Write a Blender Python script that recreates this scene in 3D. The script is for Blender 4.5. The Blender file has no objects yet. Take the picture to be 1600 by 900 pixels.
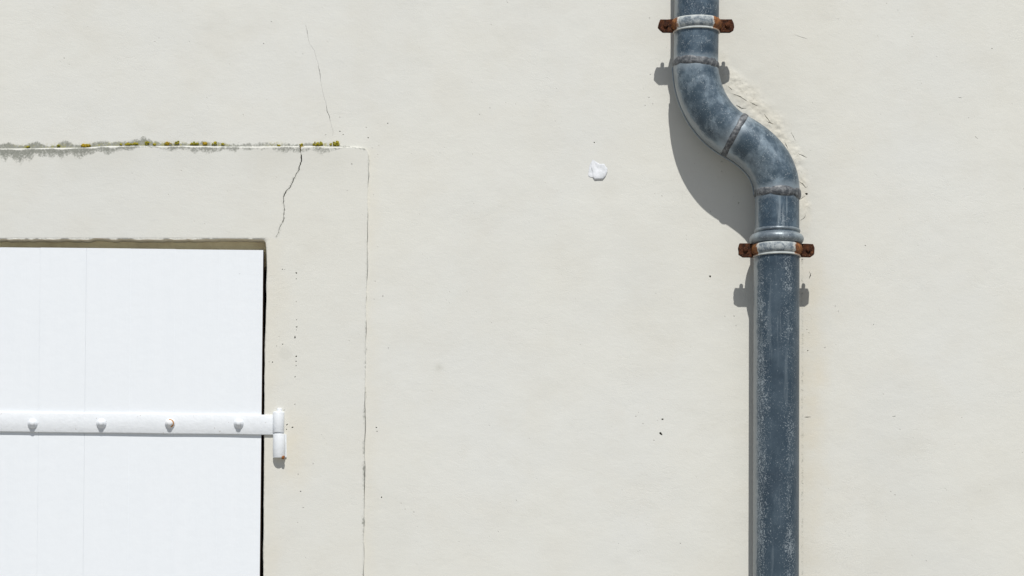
import bpy, bmesh, math, random
import numpy as np
from mathutils import Vector, noise as mnoise
from mathutils.geometry import delaunay_2d_cdt

scene = bpy.context.scene
COL = scene.collection
rng = np.random.default_rng(7)
random.seed(7)
R = math.radians

# ------------------------------------------------------------------ camera, light, exposure
DIST, EYE, K = 5.5, 1.6, 0.00125          # metres to the wall, eye height, metres per photo pixel on the wall
HORIZON = 1138                            # photo row of the eye level
cam = bpy.data.cameras.new('camera')
cam.sensor_width = 36
cam.lens = 36 * DIST / (1600 * K)
cam.shift_y = (HORIZON - 450) / 1600
cam.clip_end = 2000
cam_ob = bpy.data.objects.new('camera', cam)
cam_ob.location = (0, -DIST, EYE)
cam_ob.rotation_euler = (R(90), 0, 0)
COL.objects.link(cam_ob)
scene.camera = cam_ob

SUN = Vector((0.085, -1.0, 1.50)).normalized()      # towards the sun
elev = math.asin(SUN.z)
world = bpy.data.worlds.new('World')
scene.world = world
world.use_nodes = True
wn = world.node_tree.nodes
sky = wn.new('ShaderNodeTexSky')
sky.sky_type = 'NISHITA'
sky.sun_disc = False
sky.sun_elevation = elev
sky.sun_rotation = math.atan2(SUN.x, SUN.y)
sky.air_density = 1.0
sky.dust_density = 1.2
world.node_tree.links.new(sky.outputs[0], wn['Background'].inputs[0])
wn['Background'].inputs[1].default_value = 0.06
sun = bpy.data.lights.new('sun', 'SUN')
sun.energy = 4.2
sun.angle = R(0.53)
sun.color = (1.0, 0.965, 0.91)
sun_ob = bpy.data.objects.new('sun', sun)
sun_ob.rotation_euler = SUN.to_track_quat('Z', 'Y').to_euler()
sun_ob.location = (1, -6, 9)
COL.objects.link(sun_ob)
scene.view_settings.view_transform = 'Standard'
scene.view_settings.look = 'None'
scene.view_settings.exposure = 0.0
scene.view_settings.gamma = 1.0
scene.view_settings.use_curve_mapping = False
scene.render.engine = 'CYCLES'


# ------------------------------------------------------------------ helpers
def at(px, py, y=0.0):
    """a photo pixel as a point at depth y (wall plane y = 0, camera side negative)"""
    s = (DIST + y) / DIST
    return Vector(((px - 800) * K * s, y, EYE + (HORIZON - py) * K * s))


def W(px, py):
    return ((px - 800) * K, EYE + (HORIZON - py) * K)


def tag(o, label=None, cat=None, group=None, kind=None):
    if label: o['label'] = label
    if cat: o['category'] = cat
    if group: o['group'] = group
    if kind: o['kind'] = kind
    return o


def empty(name, loc):
    o = bpy.data.objects.new(name, None)
    o.empty_display_size = 0.05
    o.location = loc
    COL.objects.link(o)
    return o


def link(name, me, mat, parent=None, smooth=True):
    o = bpy.data.objects.new(name, me)
    COL.objects.link(o)
    for m in (mat if isinstance(mat, (list, tuple)) else [mat]):
        me.materials.append(m)
    if smooth:
        me.polygons.foreach_set('use_smooth', [True] * len(me.polygons))
    if parent is not None:
        o.parent = parent
        p, off = parent, Vector()
        loc = Vector()
        # geometry is written in world space: undo the parents' offsets (no parent here is rotated)
        while p is not None:
            loc -= Vector(p.location)
            p = p.parent
        o.location = loc
    return o


def mesh_from(name, verts, faces, uvs=None):
    me = bpy.data.meshes.new(name)
    me.from_pydata([tuple(v) for v in verts], [], faces)
    if uvs is not None:
        lay = me.uv_layers.new(name='UVMap')
        vi = np.empty(len(me.loops), dtype=np.int32)
        me.loops.foreach_get('vertex_index', vi)
        lay.data.foreach_set('uv', np.asarray(uvs, dtype=np.float32)[vi].ravel())
    me.update()
    return me


def _hash(ix, iy, seed):
    with np.errstate(over='ignore'):
        h = (ix.astype(np.uint32) * np.uint32(374761393) + iy.astype(np.uint32) * np.uint32(668265263)
             + np.uint32(seed) * np.uint32(2246822519))
        h = (h ^ (h >> np.uint32(13))) * np.uint32(1274126177)
        h = h ^ (h >> np.uint32(16))
    return h.astype(np.float64) / 4294967295.0 * 2 - 1


def vn(x, y, size, seed):
    """value noise in -1..1, feature size in metres"""
    x = np.asarray(x, float) / size + 1000.0
    y = np.asarray(y, float) / size + 1000.0
    ix, iy = np.floor(x).astype(np.int64), np.floor(y).astype(np.int64)
    fx, fy = x - ix, y - iy
    fx = fx ** 3 * (fx * (fx * 6 - 15) + 10)
    fy = fy ** 3 * (fy * (fy * 6 - 15) + 10)
    a, b = _hash(ix, iy, seed), _hash(ix + 1, iy, seed)
    c, d = _hash(ix, iy + 1, seed), _hash(ix + 1, iy + 1, seed)
    return (a * (1 - fx) + b * fx) * (1 - fy) + (c * (1 - fx) + d * fx) * fy


def fbm(x, y, size, seed, octs=4, gain=0.5):
    t, a = 0, 1.0
    for i in range(octs):
        t = t + a * vn(x, y, size / 2 ** i, seed + 17 * i)
        a *= gain
    return t


def sstep(a, b, v):
    t = np.clip((np.asarray(v, float) - a) / (b - a), 0, 1)
    return t * t * (3 - 2 * t)


# ------------------------------------------------------------------ node helpers
class NT:
    def __init__(self, name):
        self.mat = bpy.data.materials.new(name)
        self.mat.use_nodes = True
        self.n = self.mat.node_tree.nodes
        self.l = self.mat.node_tree.links
        self.bsdf = self.n['Principled BSDF']

    def set(self, node, key, val):
        if val is None: return
        if isinstance(val, bpy.types.NodeSocket):
            self.l.new(val, node.inputs[key])
        else:
            if isinstance(val, (tuple, list)) and len(val) == 3 and node.inputs[key].type == 'RGBA':
                val = (*val, 1)
            node.inputs[key].default_value = val

    def coord(self, kind='Object', scale=None):
        c = self.n.new('ShaderNodeTexCoord').outputs[kind]
        if scale is not None:
            m = self.n.new('ShaderNodeMapping')
            self.l.new(c, m.inputs['Vector'])
            m.inputs['Scale'].default_value = scale
            c = m.outputs[0]
        return c

    def noise(self, vec, scale, detail=3, rough=0.5, dist=0.0):
        t = self.n.new('ShaderNodeTexNoise')
        self.set(t, 'Vector', vec); self.set(t, 'Scale', scale); self.set(t, 'Detail', detail)
        self.set(t, 'Roughness', rough); self.set(t, 'Distortion', dist)
        return t.outputs['Fac']

    def voro(self, vec, scale, out='Distance', rnd=1.0):
        t = self.n.new('ShaderNodeTexVoronoi')
        self.set(t, 'Vector', vec); self.set(t, 'Scale', scale); self.set(t, 'Randomness', rnd)
        return t.outputs[out]

    def math(self, op, a, b=None, c=None, clamp=False):
        m = self.n.new('ShaderNodeMath'); m.operation = op; m.use_clamp = clamp
        self.set(m, 0, a); self.set(m, 1, b); self.set(m, 2, c)
        return m.outputs[0]

    def ramp(self, v, a, b, lo=0.0, hi=1.0):
        m = self.n.new('ShaderNodeMapRange'); m.interpolation_type = 'SMOOTHSTEP'
        self.set(m, 0, v); self.set(m, 1, a); self.set(m, 2, b); self.set(m, 3, lo); self.set(m, 4, hi)
        return m.outputs[0]

    def mix(self, f, a, b):
        m = self.n.new('ShaderNodeMix'); m.data_type = 'RGBA'
        self.set(m, 0, f); self.set(m, 6, a); self.set(m, 7, b)
        return m.outputs[2]

    def attr(self, name):
        a = self.n.new('ShaderNodeAttribute'); a.attribute_name = name
        return a.outputs['Fac']

    def sep(self, v):
        s = self.n.new('ShaderNodeSeparateXYZ'); self.l.new(v, s.inputs[0]); return s.outputs

    def bump(self, h, dist, strength=1.0, prev=None):
        b = self.n.new('ShaderNodeBump')
        self.set(b, 'Height', h); self.set(b, 'Distance', dist); self.set(b, 'Strength', strength)
        if prev is not None: self.l.new(prev, b.inputs['Normal'])
        return b.outputs[0]

    def out(self, color, rough, metal=0.0, normal=None, spec=0.5):
        self.set(self.bsdf, 'Base Color', color); self.set(self.bsdf, 'Roughness', rough)
        self.set(self.bsdf, 'Metallic', metal); self.set(self.bsdf, 'Specular IOR Level', spec)
        if normal is not None: self.l.new(normal, self.bsdf.inputs['Normal'])
        return self.mat


def mat_render():
    m = NT('painted_render')
    co = m.coord('Object')
    flat = m.coord('Object', (1, 0, 1))
    big = m.noise(flat, 1.6, 3, 0.55)
    mid = m.noise(flat, 9, 4, 0.6)
    base = m.mix(m.ramp(big, 0.35, 0.68), (0.670, 0.672, 0.626), (0.660, 0.670, 0.643))
    base = m.mix(m.math('MULTIPLY', m.ramp(mid, 0.42, 0.72), 0.35), base, (0.63, 0.62, 0.565))
    cream = m.math('MULTIPLY', m.attr('cream'), m.ramp(m.noise(flat, 26, 4, 0.6), 0.25, 0.7, 0.45, 1.0))
    base = m.mix(cream, base, (0.655, 0.61, 0.50))
    wash = m.attr('wash')
    base = m.mix(wash, base, (0.50, 0.50, 0.455))
    # mould speckle
    g = m.attr('grime')
    sp = m.noise(co, 210, 3, 0.8)
    sp2 = m.noise(co, 90, 3, 0.6)
    gm = m.math('ADD', g, m.math('ADD', m.math('MULTIPLY', m.math('SUBTRACT', sp, 0.5), 2.6),
                                 m.math('MULTIPLY', m.math('SUBTRACT', sp2, 0.5), 0.9)))
    base = m.mix(m.math('MULTIPLY', m.ramp(gm, -0.05, 0.95), m.ramp(g, 0.02, 0.25, 0, 0.86)), base,
                 m.mix(sp2, (0.10, 0.108, 0.09), (0.27, 0.28, 0.245)))
    yl = m.math('MULTIPLY', m.attr('algae'), m.ramp(m.noise(co, 190, 3, 0.7), 0.46, 0.6))
    base = m.mix(yl, base, (0.34, 0.33, 0.09))
    # tiny dirty pinholes, thinned out by a wide noise
    vd = m.voro(flat, 62, 'Distance')
    vsel = m.ramp(m.noise(flat, 13, 2, 0.5), 0.54, 0.70)
    pit = m.math('MULTIPLY', m.ramp(vd, 0.05, 0.085, 1, 0), vsel)
    vd2 = m.voro(m.coord('Object', (1, 0, 0.62)), 130, 'Distance')
    vs2 = m.math('MAXIMUM', m.ramp(m.noise(flat, 21, 2, 0.5), 0.57, 0.72), m.attr('pocked'))
    pit2 = m.math('MULTIPLY', m.ramp(vd2, 0.07, 0.14, 1, 0), vs2)
    pits = m.math('MAXIMUM', pit, m.math('MULTIPLY', pit2, 0.6))
    base = m.mix(m.math('MULTIPLY', pits, 0.55), base, (0.20, 0.19, 0.155))
    # relief: brush strokes, sand grain, trowel scratches, pinholes
    br = m.noise(m.coord('Object', (0.7, 1, 1.2)), 105, 4, 0.6, 0.5)
    gr = m.noise(co, 520, 3, 0.7)
    scr = m.noise(m.coord('Object', (0.32, 1, 1.0)), 38, 5, 0.66, 1.4)
    ridge = m.ramp(m.math('ABSOLUTE', m.math('SUBTRACT', scr, 0.5)), 0.0, 0.018, 0, 1)
    rmask = m.ramp(m.noise(flat, 7, 2, 0.5), 0.5, 0.66, 0, 1)
    h = m.math('ADD', m.math('MULTIPLY', br, 0.72), m.math('MULTIPLY', gr, 0.52))
    h = m.math('SUBTRACT', h, m.math('MULTIPLY', m.math('MULTIPLY', m.math('SUBTRACT', 1.0, ridge), rmask), 0.22))
    h = m.math('SUBTRACT', h, m.math('MULTIPLY', pits, 1.2))
    return m.out(base, m.ramp(mid, 0.3, 0.7, 0.72, 0.86), 0, m.bump(h, 0.00038), 0.35)


def mat_reveal():
    m = NT('reveal_render')
    co = m.coord('Object')
    n = m.noise(co, 40, 4, 0.6)
    c = m.mix(m.ramp(n, 0.35, 0.7), (0.62, 0.56, 0.43), (0.52, 0.455, 0.33))
    return m.out(c, 0.9, 0, m.bump(m.noise(co, 200, 3, 0.6), 0.001), 0.2)


def mat_simple(name, c1, c2, scale, rough, bumpd=0.0005, bscale=200, metal=0, spec=0.5, lo=0.4, hi=0.65):
    m = NT(name)
    co = m.coord('Object')
    c = m.mix(m.ramp(m.noise(co, scale, 4, 0.6), lo, hi), c1, c2)
    return m.out(c, rough, metal, m.bump(m.noise(co, bscale, 4, 0.65), bumpd), spec)


def mat_white_paint():
    m = NT('white_gloss_paint')
    co = m.coord('Object')
    n = m.noise(m.coord('Object', (3.0, 1, 0.35)), 14, 4, 0.6)
    c = m.mix(m.ramp(n, 0.3, 0.75), (0.785, 0.825, 0.866), (0.772, 0.814, 0.856))
    spk = m.voro(m.coord('Object', (1, 0, 1)), 34, 'Distance')
    ssel = m.ramp(m.noise(co, 8, 2), 0.60, 0.66)
    s = m.math('MULTIPLY', m.ramp(spk, 0.025, 0.05, 1, 0), ssel)
    c = m.mix(m.math('MULTIPLY', s, 0.6), c, (0.42, 0.44, 0.45))
    br = m.noise(m.coord('Object', (2.2, 1, 0.10)), 130, 3, 0.6)
    lump = m.noise(co, 45, 3, 0.55)
    h = m.math('ADD', m.math('MULTIPLY', br, 0.18), lump)
    return m.out(c, 0.5, 0, m.bump(h, 0.0004), 0.35)


def mat_hinge_paint(rust=0.0):
    m = NT('white_hinge_paint')
    co = m.coord('Object')
    n = m.noise(co, 60, 4, 0.6)
    c = m.mix(m.ramp(n, 0.3, 0.75), (0.755, 0.79, 0.825), (0.725, 0.76, 0.795))
    ch = m.ramp(m.noise(co, 170, 4, 0.7), 0.685, 0.71)
    c = m.mix(m.math('MULTIPLY', ch, 0.8), c, (0.20, 0.13, 0.07))
    h = m.noise(co, 110, 4, 0.6)
    return m.out(c, 0.40, 0, m.bump(h, 0.0007), 0.45)


def mat_zinc(name, cloud=0.5, speck=0.5, drips=0.0, bands=False, dark=(0.040, 0.068, 0.098), pale=(0.190, 0.262, 0.325)):
    m = NT(name)
    co = m.coord('Object')
    uv = m.sep(m.coord('UV'))
    ang = m.math('MULTIPLY', uv[0], 2 * math.pi)          # 0 faces the street, + to the right
    n1 = m.noise(m.coord('Object', (1, 1, 0.7)), 24, 5, 0.62, 0.6)
    n2 = m.noise(co, 75, 4, 0.68)
    cl = m.math('ADD', m.math('MULTIPLY', n1, 0.72), m.math('MULTIPLY', n2, 0.28))
    cm = m.math('MULTIPLY', m.ramp(cl, 0.42, 0.66), cloud)
    c = m.mix(cm, dark, pale)
    c = m.mix(m.math('MULTIPLY', m.ramp(m.noise(co, 13, 3, 0.6), 0.52, 0.72), 0.5), c, (0.026, 0.044, 0.066))
    # white oxide specks of two sizes
    fine = m.noise(m.coord('Object', (1, 1, 0.75)), 480, 3, 0.75)
    med = m.noise(m.coord('Object', (1, 1, 0.8)), 190, 3, 0.7)
    msk = m.noise(co, 34, 4, 0.66)
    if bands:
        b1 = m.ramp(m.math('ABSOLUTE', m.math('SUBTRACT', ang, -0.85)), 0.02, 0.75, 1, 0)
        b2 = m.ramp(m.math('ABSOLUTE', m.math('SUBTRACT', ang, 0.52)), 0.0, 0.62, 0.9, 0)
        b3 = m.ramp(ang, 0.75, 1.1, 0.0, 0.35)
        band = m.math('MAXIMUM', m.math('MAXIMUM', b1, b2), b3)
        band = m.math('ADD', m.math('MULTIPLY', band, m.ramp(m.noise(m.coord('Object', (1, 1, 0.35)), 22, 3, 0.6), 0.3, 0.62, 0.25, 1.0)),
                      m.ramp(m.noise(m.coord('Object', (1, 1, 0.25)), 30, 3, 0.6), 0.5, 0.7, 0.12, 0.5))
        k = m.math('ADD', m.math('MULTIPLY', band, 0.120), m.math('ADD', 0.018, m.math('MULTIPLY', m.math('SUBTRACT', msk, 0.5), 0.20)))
    else:
        k = m.math('ADD', m.math('MULTIPLY', m.math('SUBTRACT', msk, 0.5), 0.42), 0.075)
    th = m.math('SUBTRACT', 0.665, k)
    s1 = m.ramp(m.math('SUBTRACT', fine, th), 0.0, 0.07)
    s2 = m.ramp(m.math('SUBTRACT', med, m.math('ADD', th, 0.075)), 0.0, 0.05)
    s = m.math('MULTIPLY', m.math('MAXIMUM', s1, s2), speck)
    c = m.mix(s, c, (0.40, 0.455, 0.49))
    if drips > 0:
        d = m.noise(m.coord('Object', (1, 1, 0.06)), 130, 3, 0.6, 0.2)
        c = m.mix(m.math('MULTIPLY', m.ramp(d, 0.56, 0.70), drips), c, (0.36, 0.42, 0.46))
    # chalky rims close to the joints (second uv coordinate: metres to the nearer end)
    v = m.math('ADD', uv[1], m.math('MULTIPLY', m.math('SUBTRACT', n2, 0.5), 0.022))
    rim = m.ramp(v, 0.004, 0.021, 1, 0)
    c = m.mix(m.math('MULTIPLY', rim, 0.62), c, (0.34, 0.40, 0.445))
    # paler left flank, set by the angle round the pipe, edge broken by noise
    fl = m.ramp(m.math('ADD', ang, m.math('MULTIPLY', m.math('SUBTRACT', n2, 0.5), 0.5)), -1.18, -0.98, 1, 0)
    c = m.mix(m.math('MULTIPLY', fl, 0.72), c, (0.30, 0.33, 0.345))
    # rougher where the specks lie
    ro = m.ramp(s, 0, 1, 0.40, 0.75)
    h = m.math('ADD', m.math('MULTIPLY', n1, 1.2), m.math('MULTIPLY', s, 0.25))
    return m.out(c, ro, 0.25, m.bump(h, 0.0006), 0.55)


def mat_band():
    m = NT('weathered_clamp_band')
    co = m.coord('Object')
    uv = m.sep(m.coord('UV'))
    ang = m.math('MULTIPLY', uv[0], 2 * math.pi)
    n = m.noise(co, 90, 4, 0.65)
    c = m.mix(m.ramp(n, 0.40, 0.62), (0.13, 0.165, 0.20), (0.40, 0.44, 0.45))
    fine = m.noise(co, 420, 3, 0.7)
    c = m.mix(m.math('MULTIPLY', m.ramp(fine, 0.5, 0.66), 0.5), c, (0.47, 0.51, 0.52))
    edge = m.math('ABSOLUTE', m.math('SUBTRACT', uv[1], 0.5))
    c = m.mix(m.math('MULTIPLY', m.ramp(edge, 0.20, 0.34), 0.7), c, (0.50, 0.53, 0.51))
    a2 = m.math('ADD', m.math('ABSOLUTE', m.math('ADD', ang, 0.10)), m.math('MULTIPLY', m.math('SUBTRACT', m.noise(co, 60, 4, 0.6), 0.5), 0.75))
    halo = m.ramp(a2, 0.70, 0.80)
    c = m.mix(m.math('MULTIPLY', halo, 0.8), c, (0.62, 0.62, 0.58))
    rust = m.ramp(a2, 0.80, 0.90)
    rc = m.mix(m.ramp(m.noise(co, 150, 4, 0.7), 0.38, 0.66), (0.115, 0.040, 0.014), (0.33, 0.13, 0.035))
    low = m.ramp(edge, 0.36, 0.43, 1.0, 0.35)
    c = m.mix(m.math('MULTIPLY', rust, low), c, rc)
    return m.out(c, 0.68, 0, m.bump(m.noise(co, 260, 4, 0.7), 0.0005), 0.4)


def mat_rust():
    m = NT('rust')
    co = m.coord('Object')
    n = m.noise(co, 120, 5, 0.68)
    c = m.mix(m.ramp(n, 0.36, 0.66), (0.028, 0.012, 0.008), (0.095, 0.034, 0.015))
    c = m.mix(m.ramp(m.noise(co, 330, 3, 0.7), 0.60, 0.70), c, (0.30, 0.14, 0.06))
    return m.out(c, 0.9, 0, m.bump(m.noise(co, 300, 5, 0.75), 0.0022), 0.2)


M_WALL = mat_render()
M_REV = mat_reveal()
M_DARK = mat_simple('dark_room', (0.03, 0.028, 0.025), (0.02, 0.018, 0.016), 20, 0.9)
M_HEAD = mat_simple('tan_frame_paint', (0.82, 0.74, 0.50), (0.72, 0.63, 0.42), 18, 0.8, 0.0006, 120)
M_WHITE = mat_white_paint()
M_HINGE = mat_hinge_paint()
M_RUST = mat_rust()
M_BAND = mat_band()
M_EDGE = mat_simple('bare_board_edge', (0.20, 0.105, 0.055), (0.09, 0.05, 0.03), 60, 0.85)
M_SOLDER = mat_simple('dull_solder', (0.062, 0.070, 0.080), (0.190, 0.200, 0.210), 130, 0.55, 0.0012, 160, 0.2)
M_LICHEN = mat_simple('yellow_lichen', (0.37, 0.31, 0.03), (0.21, 0.22, 0.04), 130, 0.95, 0.002, 500, 0, 0.1)
M_LICHEN2 = mat_simple('orange_lichen', (0.40, 0.28, 0.025), (0.27, 0.23, 0.035), 130, 0.95, 0.002, 500, 0, 0.1)
M_FILL = mat_simple('white_filler', (0.735, 0.76, 0.80), (0.62, 0.65, 0.68), 70, 0.7, 0.0008, 120)
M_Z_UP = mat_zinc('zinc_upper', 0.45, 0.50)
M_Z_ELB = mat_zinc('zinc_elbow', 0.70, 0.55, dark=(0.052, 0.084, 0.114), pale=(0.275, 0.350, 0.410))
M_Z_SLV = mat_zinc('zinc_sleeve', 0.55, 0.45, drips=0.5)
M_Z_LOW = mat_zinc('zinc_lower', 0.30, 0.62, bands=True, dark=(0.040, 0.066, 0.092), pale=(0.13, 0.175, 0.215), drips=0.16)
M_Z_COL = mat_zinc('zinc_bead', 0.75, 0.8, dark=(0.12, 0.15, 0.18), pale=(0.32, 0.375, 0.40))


# ------------------------------------------------------------------ ground
me = mesh_from('ground', [(-300, -300, 0), (300, -300, 0), (300, 300, 0), (-300, 300, 0)], [(0, 1, 2, 3)])
M_GROUND = mat_simple('pale_concrete', (0.29, 0.275, 0.25), (0.24, 0.228, 0.205), 3, 0.9, 0.002, 90)
tag(link('ground', me, M_GROUND, smooth=False), kind='structure')


# ------------------------------------------------------------------ wall sheets
def in_poly(P, poly):
    """vectorised point in polygon"""
    poly = np.asarray(poly)
    x, y = P[:, 0], P[:, 1]
    res = np.zeros(len(P), bool)
    lo, hi = poly.min(0), poly.max(0)
    cand = np.where((x >= lo[0]) & (x <= hi[0]) & (y >= lo[1]) & (y <= hi[1]))[0]
    if len(cand) == 0: return res
    cx, cy = x[cand], y[cand]
    r = np.zeros(len(cand), bool)
    n = len(poly)
    for i in range(n):
        x1, y1 = poly[i]; x2, y2 = poly[(i + 1) % n]
        c = ((y1 > cy) != (y2 > cy))
        if not c.any(): continue
        t = (x2 - x1) * (cy - y1) / (y2 - y1 + 1e-15) + x1
        r ^= c & (cx < t)
    res[cand] = r
    return res


def jgrid(x0, x1, z0, z1, d):
    nx, nz = int((x1 - x0) / d), int((z1 - z0) / d)
    g = np.stack(np.meshgrid(np.arange(nx) + .5, np.arange(nz) + .5), -1).reshape(-1, 2)
    g = g + rng.uniform(-0.28, 0.28, g.shape)
    return g * d + np.array([x0, z0])


def densify(pts, d):
    out = []
    n = len(pts)
    for i in range(n):
        a, b = np.array(pts[i]), np.array(pts[(i + 1) % n])
        k = max(1, int(np.linalg.norm(b - a) / d))
        for j in range(k): out.append(tuple(a + (b - a) * j / k))
    return out


def crack_poly(px_pts, width, seed, step=2.2, jag=0.7, taper=(0, 1)):
    """a thin closed polygon along a polyline of photo pixels; width(t) in metres"""
    pts = []
    for i in range(len(px_pts) - 1):
        a, b = np.array(px_pts[i], float), np.array(px_pts[i + 1], float)
        k = max(1, int(np.linalg.norm(b - a) / step))
        for j in range(k): pts.append(a + (b - a) * j / k)
    pts.append(np.array(px_pts[-1], float))
    pts = np.array(pts)
    r = np.random.default_rng(seed)
    pts[1:-1] += r.uniform(-jag, jag, (len(pts) - 2, 2)) * np.array([1, 0.3])
    w = np.array([W(*p) for p in pts])
    t = np.linspace(0, 1, len(w))
    d = np.gradient(w, axis=0)
    nrm = np.stack([-d[:, 1], d[:, 0]], 1)
    nrm /= np.linalg.norm(nrm, axis=1)[:, None] + 1e-12
    ww = np.array([width(v) for v in t]) * r.uniform(0.6, 1.35, len(t)) * 0.5
    ww = np.maximum(ww, 0.00012)
    L = w + nrm * ww[:, None]
    Rr = w - nrm * ww[:, None]
    return [tuple(p) for p in L] + [tuple(p) for p in Rr[::-1]]


def pit_poly(px, py, rpx, seed, asp=1.0):
    r = np.random.default_rng(seed)
    a = np.sort(r.uniform(0, 6.28, 9))
    c = np.array(W(px, py))
    rr = rpx * K * r.uniform(0.7, 1.25, 9)
    return [(c[0] + math.cos(t) * q, c[1] + math.sin(t) * q * asp) for t, q in zip(a, rr)]


def sheet(name, outer, holes, pts, yfun, depthfun, attrs, mats, parent, sidemat=0):
    """triangulated sheet in the wall plane with real holes; rims are carried back by depthfun(mid)"""
    allp, edges = [], []
    for loop in [outer] + holes:
        s = len(allp)
        allp += [tuple(p) for p in loop]
        edges += [(s + i, s + (i + 1) % len(loop)) for i in range(len(loop))]
    keep = in_poly(pts, outer)
    for h in holes: keep &= ~in_poly(pts, h)
    pts = pts[keep]
    allp += [tuple(p) for p in pts]
    v, e, f, *_ = delaunay_2d_cdt([Vector(p) for p in allp], edges, [], 0, 1e-7, False)
    V = np.array([(p[0], p[1]) for p in v])
    F = np.array([t for t in f if len(t) == 3])
    cen = V[F].mean(1)
    ok = in_poly(cen, outer)
    for h in holes: ok &= ~in_poly(cen, h)
    F = F[ok]
    Y = yfun(V[:, 0], V[:, 1])
    ed = {}
    for a, b, c in F.tolist():
        for p, q in ((a, b), (b, c), (c, a)):
            ed[(p, q)] = 1
    bnd = [(p, q) for (p, q) in ed if (q, p) not in ed]
    verts = [(V[i, 0], Y[i], V[i, 1]) for i in range(len(V))]
    nf = len(F)
    faces = F.tolist()
    side_m = []
    src = list(range(len(V)))
    for p, q in bnd:
        d, mi = depthfun(0.5 * (V[p, 0] + V[q, 0]), 0.5 * (V[p, 1] + V[q, 1]))
        s = len(verts)
        verts += [verts[p], verts[q], (V[q, 0], Y[q] + d, V[q, 1]), (V[p, 0], Y[p] + d, V[p, 1])]
        src += [p, q, q, p]
        faces.append([s + 1, s, s + 3, s + 2])
        side_m.append(mi)
    me = mesh_from(name, verts, faces)
    src = np.array(src)
    for an, fn in attrs.items():
        a = me.attributes.new(an, 'FLOAT', 'POINT')
        a.data.foreach_set('value', np.asarray(fn(V[:, 0], V[:, 1]), dtype=np.float32)[src])
    o = link(name, me, mats, parent)
    mi = np.zeros(len(faces), np.int32); mi[nf:] = side_m
    me.polygons.foreach_set('material_index', mi)
    return o


def PX(X): return X / K + 800
def PY(Z): return HORIZON - (Z - EYE) / K


wall = empty('house_wall', (0, 0, 0))
tag(wall, 'cream painted rendered house wall with raised door surround, cracks and yellow lichen', 'wall')

# door opening and its raised surround (photo pixels; they run on to the left beyond the frame and down to the ground)
OPEN_L, OPEN_R, SUR_L = -640, 414, -800


def open_right(py):
    return np.interp(py, [374, 400, 420, 500, 590, 640, 760, 900, 2400], [415.5, 416.6, 417, 415.2, 413, 413, 412.3, 411.5, 408])


def sur_right(py):
    return np.interp(py, [229, 240, 300, 460, 600, 900, 2400], [575, 576, 575.5, 573, 571, 568, 560])


GROUND_PY = HORIZON + EYE / K
r1 = np.random.default_rng(3)
# inner outline (opening), clockwise from bottom right
op = []
for py in np.concatenate([np.arange(2418, 900, -60), np.arange(900, 382, -4)]):
    op.append((float(open_right(py)) + (vn(0.0, py, 26, 5) * 0.6 + vn(0.0, py, 6, 6) * 0.25 if py <= 905 else 0), py))
op += [(415.3, 379.5), (413.8, 376.2), (411, 374.8)]
for px in np.concatenate([np.arange(406, -10, -4), np.arange(-20, OPEN_L, -40), [OPEN_L]]):
    op.append((px, 374.3 + 0.002 * (px - 400) + (float(vn(px, 0.0, 22, 8)) * 0.9 + float(vn(px, 0.0, 7, 9)) * 0.6)))
op += [(OPEN_L, 2418)]
OPEN = [W(*p) for p in op]

# outer outline of the surround
so = []
for py in np.concatenate([np.arange(2418, 900, -60), np.arange(900, 246, -5)]):
    so.append((float(sur_right(py)) + float(vn(3.0, py, 30, 11)) * 0.9 + float(vn(3.0, py, 8, 12)) * 0.45, py))
so += [(575.6, 241), (574.4, 236.5), (571, 233.2), (566, 231.3), (560, 230)]


def sur_top(px):
    return np.interp(px, [-800, 0, 60, 110, 140, 170, 230, 400, 470, 560], [234, 232.5, 232, 231.6, 230.5, 228.9, 228.3, 229.3, 228.6, 229.8])


tops = []
for px in np.concatenate([np.arange(555, -12, -4), np.arange(-24, SUR_L, -40), [SUR_L]]):
    tops.append((px, float(sur_top(px)) + float(vn(px, 1.0, 26, 14)) * 0.6))
# the big crack is a notch cut in from the top edge near px 470
ck = [(469.5, 228), (470, 238), (471.5, 250), (467, 266), (459, 281), (453.5, 293), (447, 299), (443.6, 307), (442.6, 318),
      (445, 330), (443, 345), (437, 356), (434.8, 366), (430, 374)]
ckp = []
for i in range(len(ck) - 1):
    a, b = np.array(ck[i]), np.array(ck[i + 1]); k = max(1, int(np.linalg.norm(b - a) / 2.5))
    for j in range(k): ckp.append(a + (b - a) * j / k)
ckp.append(np.array(ck[-1])); ckp = np.array(ckp, float)
ckp[2:-1] += r1.uniform(-0.8, 0.8, (len(ckp) - 3, 2)) * np.array([1, .2])
cw = np.interp(np.linspace(0, 1, len(ckp)), [0, .06, .2, .42, .5, .56, .75, .9, 1], [3.0, 1.8, 1.25, 1.1, 2.2, 0.95, 0.85, 0.7, 0.2]) * r1.uniform(.55, 1.45, len(ckp))
left = [(p[0] - w / 2, p[1]) for p, w in zip(ckp, cw)]
right = [(p[0] + w / 2, p[1]) for p, w in zip(ckp, cw)]
right[0] = (right[0][0], 229.2); left[0] = (left[0][0], 229.2)
notch = right + left[::-1]
t_r = [p for p in tops if p[0] > 474]
t_l = [p for p in tops if p[0] < 465]
SUR_OUT = [W(*p) for p in so + t_r + notch + t_l + [(SUR_L, 2418)]]
# door foot: the surround and the opening share the ground line, so one closed outline is made of both
sur_outline = SUR_OUT + [W(OPEN_L, 2418)] + OPEN[::-1][1:]

SUR_T = 0.0038


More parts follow.
